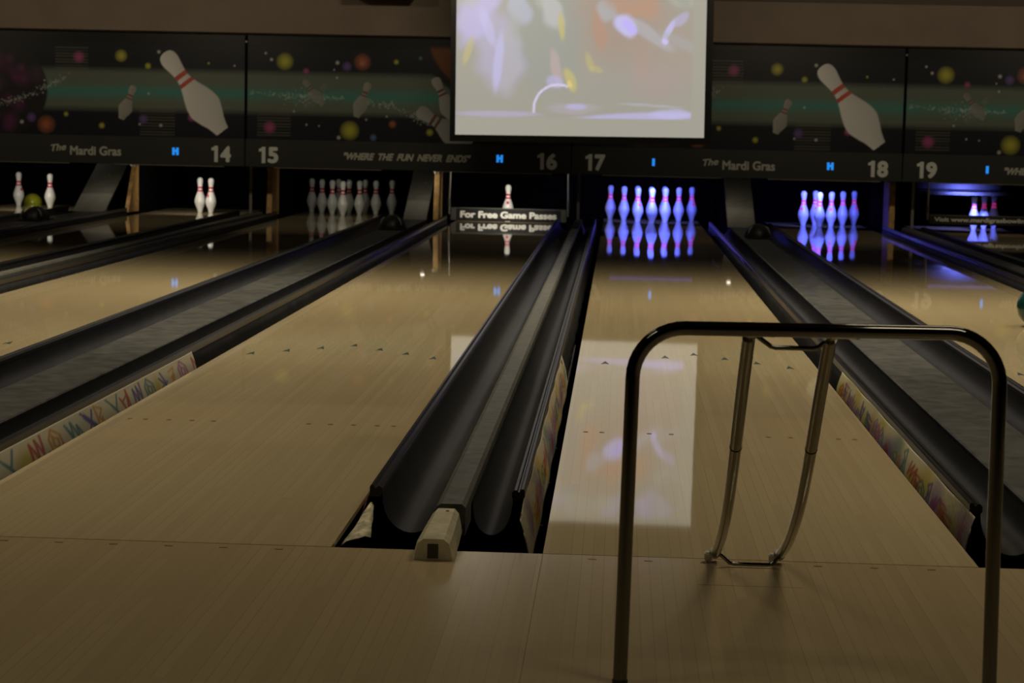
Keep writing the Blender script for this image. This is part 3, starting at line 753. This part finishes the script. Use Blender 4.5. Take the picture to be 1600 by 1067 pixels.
SCRM = vmat('projected_picture', .9, emis=1.0)
link('screen_fabric', me, SCRM, scr)
bm = bmesh.new(); wS = SX1-SX0; hS = SZ1-SZ0; x0 = SX0+.745; x1 = x0+wS
box(bm, x0-.050, x0, -.012, .02, -.062, hS+.06); box(bm, x1, x1+.065, -.012, .02, -.062, hS+.06); box(bm, x0, x1, -.012, .02, -.062, 0); box(bm, x0, x1, -.012, .02, hS, hS+.06)
obj('border', bm, FRAMEB, scr)
obj('backing', B(x0, x1, .004, .02, 0, hS), FRAMEB, scr)
obj('housing', B(x0-.1, x1+.1, -.06, .08, hS+.06, 3.4-SZ0, bev=.01), RUB, scr)
scr.rotation_euler[1] = -.0085

# dark box on the wall above the masking
b = obj('wall_box', B(-3.15, -2.49, 16.60, 16.92, 2.303, 2.65, bev=.012), RUB)
tag(b, 'dark box on the brown wall left of the screen, only its bottom edge in view', 'box')

# ---------------------------------------------------------------- pin deck lamps (fixture + its own light)
UVC = (.16, .19, 1.0)
def pin_lamp(lane, power, col, label, emitc, es):
    x = LX[lane]
    yl = 17.30 if lane < 17 else 17.84
    t = thing('pin_deck_lamp', label, 'lamp', (x, yl, .56), 'tube lamps behind the masking')
    for sx in (-.3, .3): obj('bracket', B(sx-.015, sx+.015, 17.0502-yl, -.0, .091, .10), BLK, t)
    obj('housing', B(-.46, .46, -.05, .07, .035, .09, bev=.005), BLK, t)
    bm = bmesh.new(); tube(bm, [(-.44, 0, .018), (.44, 0, .018)], .012, 12)
    obj('tube', bm, mat('tube_%d' % lane, (.6, .6, .6), .4, emit=emitc, es=es), t, True)
    if lane == 19:  # invented bulbs, added to light the web address lettering
        for sx in (-.22, .22):
            bm = bmesh.new(); bmesh.ops.create_uvsphere(bm, u_segments=16, v_segments=10, radius=.008)
            obj('bulb', bm, BULB, t, True, loc=(.15+sx, 17.10-yl, .006)); obj('bulb_bracket', B(.14+sx, .16+sx, 17.0502-yl, 17.12-yl, .016, .026), BLK, t)
            area('bulb_light', (x+.15+sx, 17.12, .552), .03, .02, .28, WARM, (0, .8, -.5), math.radians(150))
    area('pin_deck_lamp_light', (x, yl+.04, .545), .34, .05, power, col, (0, .88, -.33), math.radians(120 if lane < 17 else 84 if lane < 19 else 64))
pin_lamp(13, 3.0, (1, .93, .82), 'white tube lamp hidden behind the masking above the leftmost lane', (1, .9, .7), .25)
pin_lamp(14, 3.0, (1, .93, .82), 'white tube lamp hidden behind the masking above lane 14', (1, .9, .7), .25)
pin_lamp(15, .7, (1, .95, .80), 'dim white tube lamp hidden behind the masking above lane 15', (1, .9, .7), .08)
pin_lamp(16, 3.6, (1, .93, .82), 'white tube lamp hidden behind the masking above lane 16', (1, .9, .7), .25)
pin_lamp(17, 7.0, UVC, 'violet tube lamp hidden behind the masking above lane 17', (.12, .10, 1), .2)
pin_lamp(18, 6.2, UVC, 'violet tube lamp hidden behind the masking above lane 18', (.12, .10, 1), .2)
pin_lamp(19, 9.0, UVC, 'violet tube lamp hidden behind the masking above lane 19', (.12, .10, 1), .2)

# ---------------------------------------------------------------- sweep bars
def rake(lane, cx, w, y, z0, z1, text, label, tw, tx, tm, th):
    t = thing('sweep_bar', label, 'sweep bar', (cx, y, z0), 'sweep bars in front of the pins')
    h = z1-z0
    obj('board', B(-w/2, w/2, -.012, .012, 0, h, bev=.004), RAKE, t)
    obj('top_edge', B(-w/2, w/2, -.016, .016, h+.0005, h+.012, bev=.003), RAKEG, t)
    if lane == 16:
        obj('end_plate', B(-w/2-.002, -w/2+.055, -.018, -.0125, .0, h), RAKEG, t)
        obj('end_plate', B(w/2-.055, w/2+.002, -.018, -.0125, .0, h), RAKEG, t)
    put_text('lettering', text, th, tx, -.0145, h*.52, tm, t, width=tw, off=.005 if lane == 16 else .002)
    for s in (-1, 1):
        bm = bmesh.new(); tube(bm, [(s*(w/2+.02), 0, h*.5), (s*(w/2+.02), .0, h+.12), (s*(w/2+.01), .0, .62-z0)], .011, 10)
        obj('arm', bm, POLE, t, True)
        bm = bmesh.new(); tube(bm, [(s*(w/2+.022), -.005, h+.02), (s*(w/2+.022), -.005, h+.11)], .016, 10); obj('arm_joint', bm, RAKEG, t, True)
    return t
rake(16, -1.545, 1.24, 17.86, .004, .128, 'For Free Game Passes', 'black sweep bar with white words For Free Game Passes', 1.04, .0, RTXT, .095)
rake(19, 3.55, 1.24, 17.78, .085, .175, 'Visit www.mardigrasbowling.com', 'black sweep bar raised in front of three blue pins, with a web address', 1.16, .01, RTXT, .062)

# lowered pin setting table on lane 19
t = thing('pinsetter_table', 'dark pin setting table lowered onto the pins of lane 19, lit violet from the front', 'machine', (LX[19]-.02, 18.85, .384))
bm = bmesh.new(); pts = []
for k in range(17):
    a = math.pi*k/16; pts.append((-.52*math.cos(a), -.45-.13*math.sin(a)))
pts += [(.52, .5), (-.52, .5)]
a = [bm.verts.new((x, y, 0)) for x, y in pts]; b_ = [bm.verts.new((x, y, .035)) for x, y in pts]
for i in range(len(pts)): bm.faces.new((a[i], a[(i+1) % len(pts)], b_[(i+1) % len(pts)], b_[i]))
bm.faces.new(a[::-1]); bm.faces.new(b_); obj('plate', bm, mat('table_metal', (.02, .02, .02), .4), t)
bm = bmesh.new(); lathe(bm, [(.46, .04), (.50, .06), (.50, .14), (.44, .20), (0, .21)], 40)
for v in bm.verts: v.co.y = v.co.y*.75+.02
obj('drum', bm, mat('table_frame', (.03, .03, .036), .6), t, True)  # drum added so its curve fades the violet light towards the edges
for s in (-.35, 0, .35):
    bm = bmesh.new(); tube(bm, [(s, .13, .2), (s, .13, 2.0)], .02, 10); obj('rod', bm, BLK, t, True)

# ---------------------------------------------------------------- balls
def ball(x, y, z, m, label):
    bm = bmesh.new(); bmesh.ops.create_uvsphere(bm, u_segments=48, v_segments=28, radius=.108)
    t = thing('bowling_ball', label, 'bowling ball', (x, y, z-.108))
    obj('shell', bm, m, t, True, loc=(0, 0, .108))
    for dx, dz in ((.012, 0), (-.014, 0), (0, -.035)):
        bm = bmesh.new(); d = Vector((dx, .3, .25+dz)).normalized()
        tube(bm, [d*.1075, d*.1086], .011, 12); obj('finger_hole', bm, BLK, t, loc=(0, 0, .108))
ball(-7.165, 19.45, .012, YBALL, 'yellow bowling ball in the pit behind the leftmost lane')
ball(1.9345, 6.657, .1085, GBALL, 'dark green bowling ball rolling on lane 18 at the right edge')
struct('floor_pit', B(-10, 8, Y_END+.01, 20.5, -.35, -.098), BLK)

# ---------------------------------------------------------------- the metal ball ramp
ramp = thing('bowling_ramp', 'chrome bowling ball ramp standing on the approach in front of lane 17', 'bowling ramp', (0, -1.2, 0))
def arc(c, a0, a1, r, n=10): return [(c[0]+r*math.cos(math.radians(a0+(a1-a0)*k/n)), 0, c[1]+r*math.sin(math.radians(a0+(a1-a0)*k/n))) for k in range(n+1)]
r0 = .0135; rc = .095; ztop = .673; xl, xr = -.331, .342
path = [(xl-.008, 0, .008), (xl-.004, 0, .3)]+arc((xl+rc, ztop-rc), 180, 90, rc)+[(0, 0, ztop+.002)]+arc((xr-rc, ztop-rc+.004), 90, 0, rc)+[(xr+.002, 0, .3), (xr+.006, 0, .008)]
bm = bmesh.new(); tube(bm, path, r0, 22); obj('frame', bm, CHROME, ramp, True)
for x in (xl-.008, xr+.006):
    bm = bmesh.new(); tube(bm, [(x, 0, .001), (x, 0, .008)], .0150, 16); obj('foot', bm, RUB, ramp, True)
prof = [(-1.085, .648), (-.93, .527), (-.775, .392), (-.70, .329), (-.60, .255), (-.50, .196), (-.38, .138), (-.26, .090), (-.14, .050), (-.04, .0235)]
def smoothpath(P, n=5):
    out = []
    for i in range(len(P)-1):
        p0, p1, p2, p3 = P[max(i-1, 0)], P[i], P[i+1], P[min(i+2, len(P)-1)]
        for k in range(n):
            t = k/n; out.append(tuple(.5*(2*p1[j]+(p2[j]-p0[j])*t+(2*p0[j]-5*p1[j]+4*p2[j]-p3[j])*t*t+(3*p1[j]-p0[j]-3*p2[j]+p3[j])*t**3) for j in range(2)))
    out.append(P[-1]); return out
up = prof[:3]; lo = prof[2:]
for x in (-.112, .042):
    bm = bmesh.new(); tube(bm, [(x, y+1.2, z) for y, z in smoothpath(up)], .0125, 18); tr = obj('upper_track', bm, CHROME2, ramp, True)
    bm = bmesh.new(); tube(bm, [(x, y+1.2, z) for y, z in smoothpath(lo)], .0119, 18); lr = obj('lower_track', bm, CHROME2, ramp, True)
    y, z = prof[2]; tv = Vector((0, prof[3][0]-prof[1][0], prof[3][1]-prof[1][1])).normalized()
    p = Vector((x, y+1.2, z))
    bm = bmesh.new(); tube(bm, [p-tv*.0015, p+tv*.0015], .0130, 18); obj('joint_ring', bm, BLK, lr, True)
    nv = Vector((0, tv.z, -tv.y)); nv = nv if nv.z > 0 else -nv
    for s in (-1, 1):
        q = p+tv*(.021*s)+nv*.012+Vector((.002, 0, 0)); bm = bmesh.new(); tube(bm, [q, q+nv*.0018], .0042, 10); obj('screw', bm, BLK, tr if s < 0 else lr)
    y, z = prof[-1]
    bm = bmesh.new(); tube(bm, [(x, y+1.175, z+.004), (x, y+1.222, z-.004)], .0135, 16); box(bm, x-.024, x-.006, y+1.185, y+1.215, .004, .026, bev=.003)
    o = obj('end_cap', bm, mat('white_plastic', (.55, .52, .45), .4) if 'white_plastic' not in bpy.data.materials else bpy.data.materials['white_plastic'], ramp, True); o['label'] = 'white plastic end cap'
    bm = bmesh.new(); tube(bm, [(x, .112, .652), (x+.010, .07, .663), (x+.040, .016, .667)], .0085, 10)
    obj('mounting_bracket', bm, mat('bracket_metal', (.62, .58, .5), .25, metal=.8) if 'bracket_metal' not in bpy.data.materials else bpy.data.materials['bracket_metal'], ramp, True)
def rod(pts):
    bm = bmesh.new(); tube(bm, pts, .0046, 10); obj('link_rod', bm, CHROME, ramp, True)
rod([(-.098, .115, .652), (-.090, .115, .646), (-.070, .115, .632), (-.062, .115, .630), (.010, .115, .630), (.020, .115, .633), (.034, .115, .645)])
rod([(-.105, 1.10, .032), (-.098, 1.105, .028), (-.078, 1.11, .010), (-.068, 1.11, .008), (.012, 1.11, .008), (.022, 1.11, .010), (.038, 1.105, .026)])
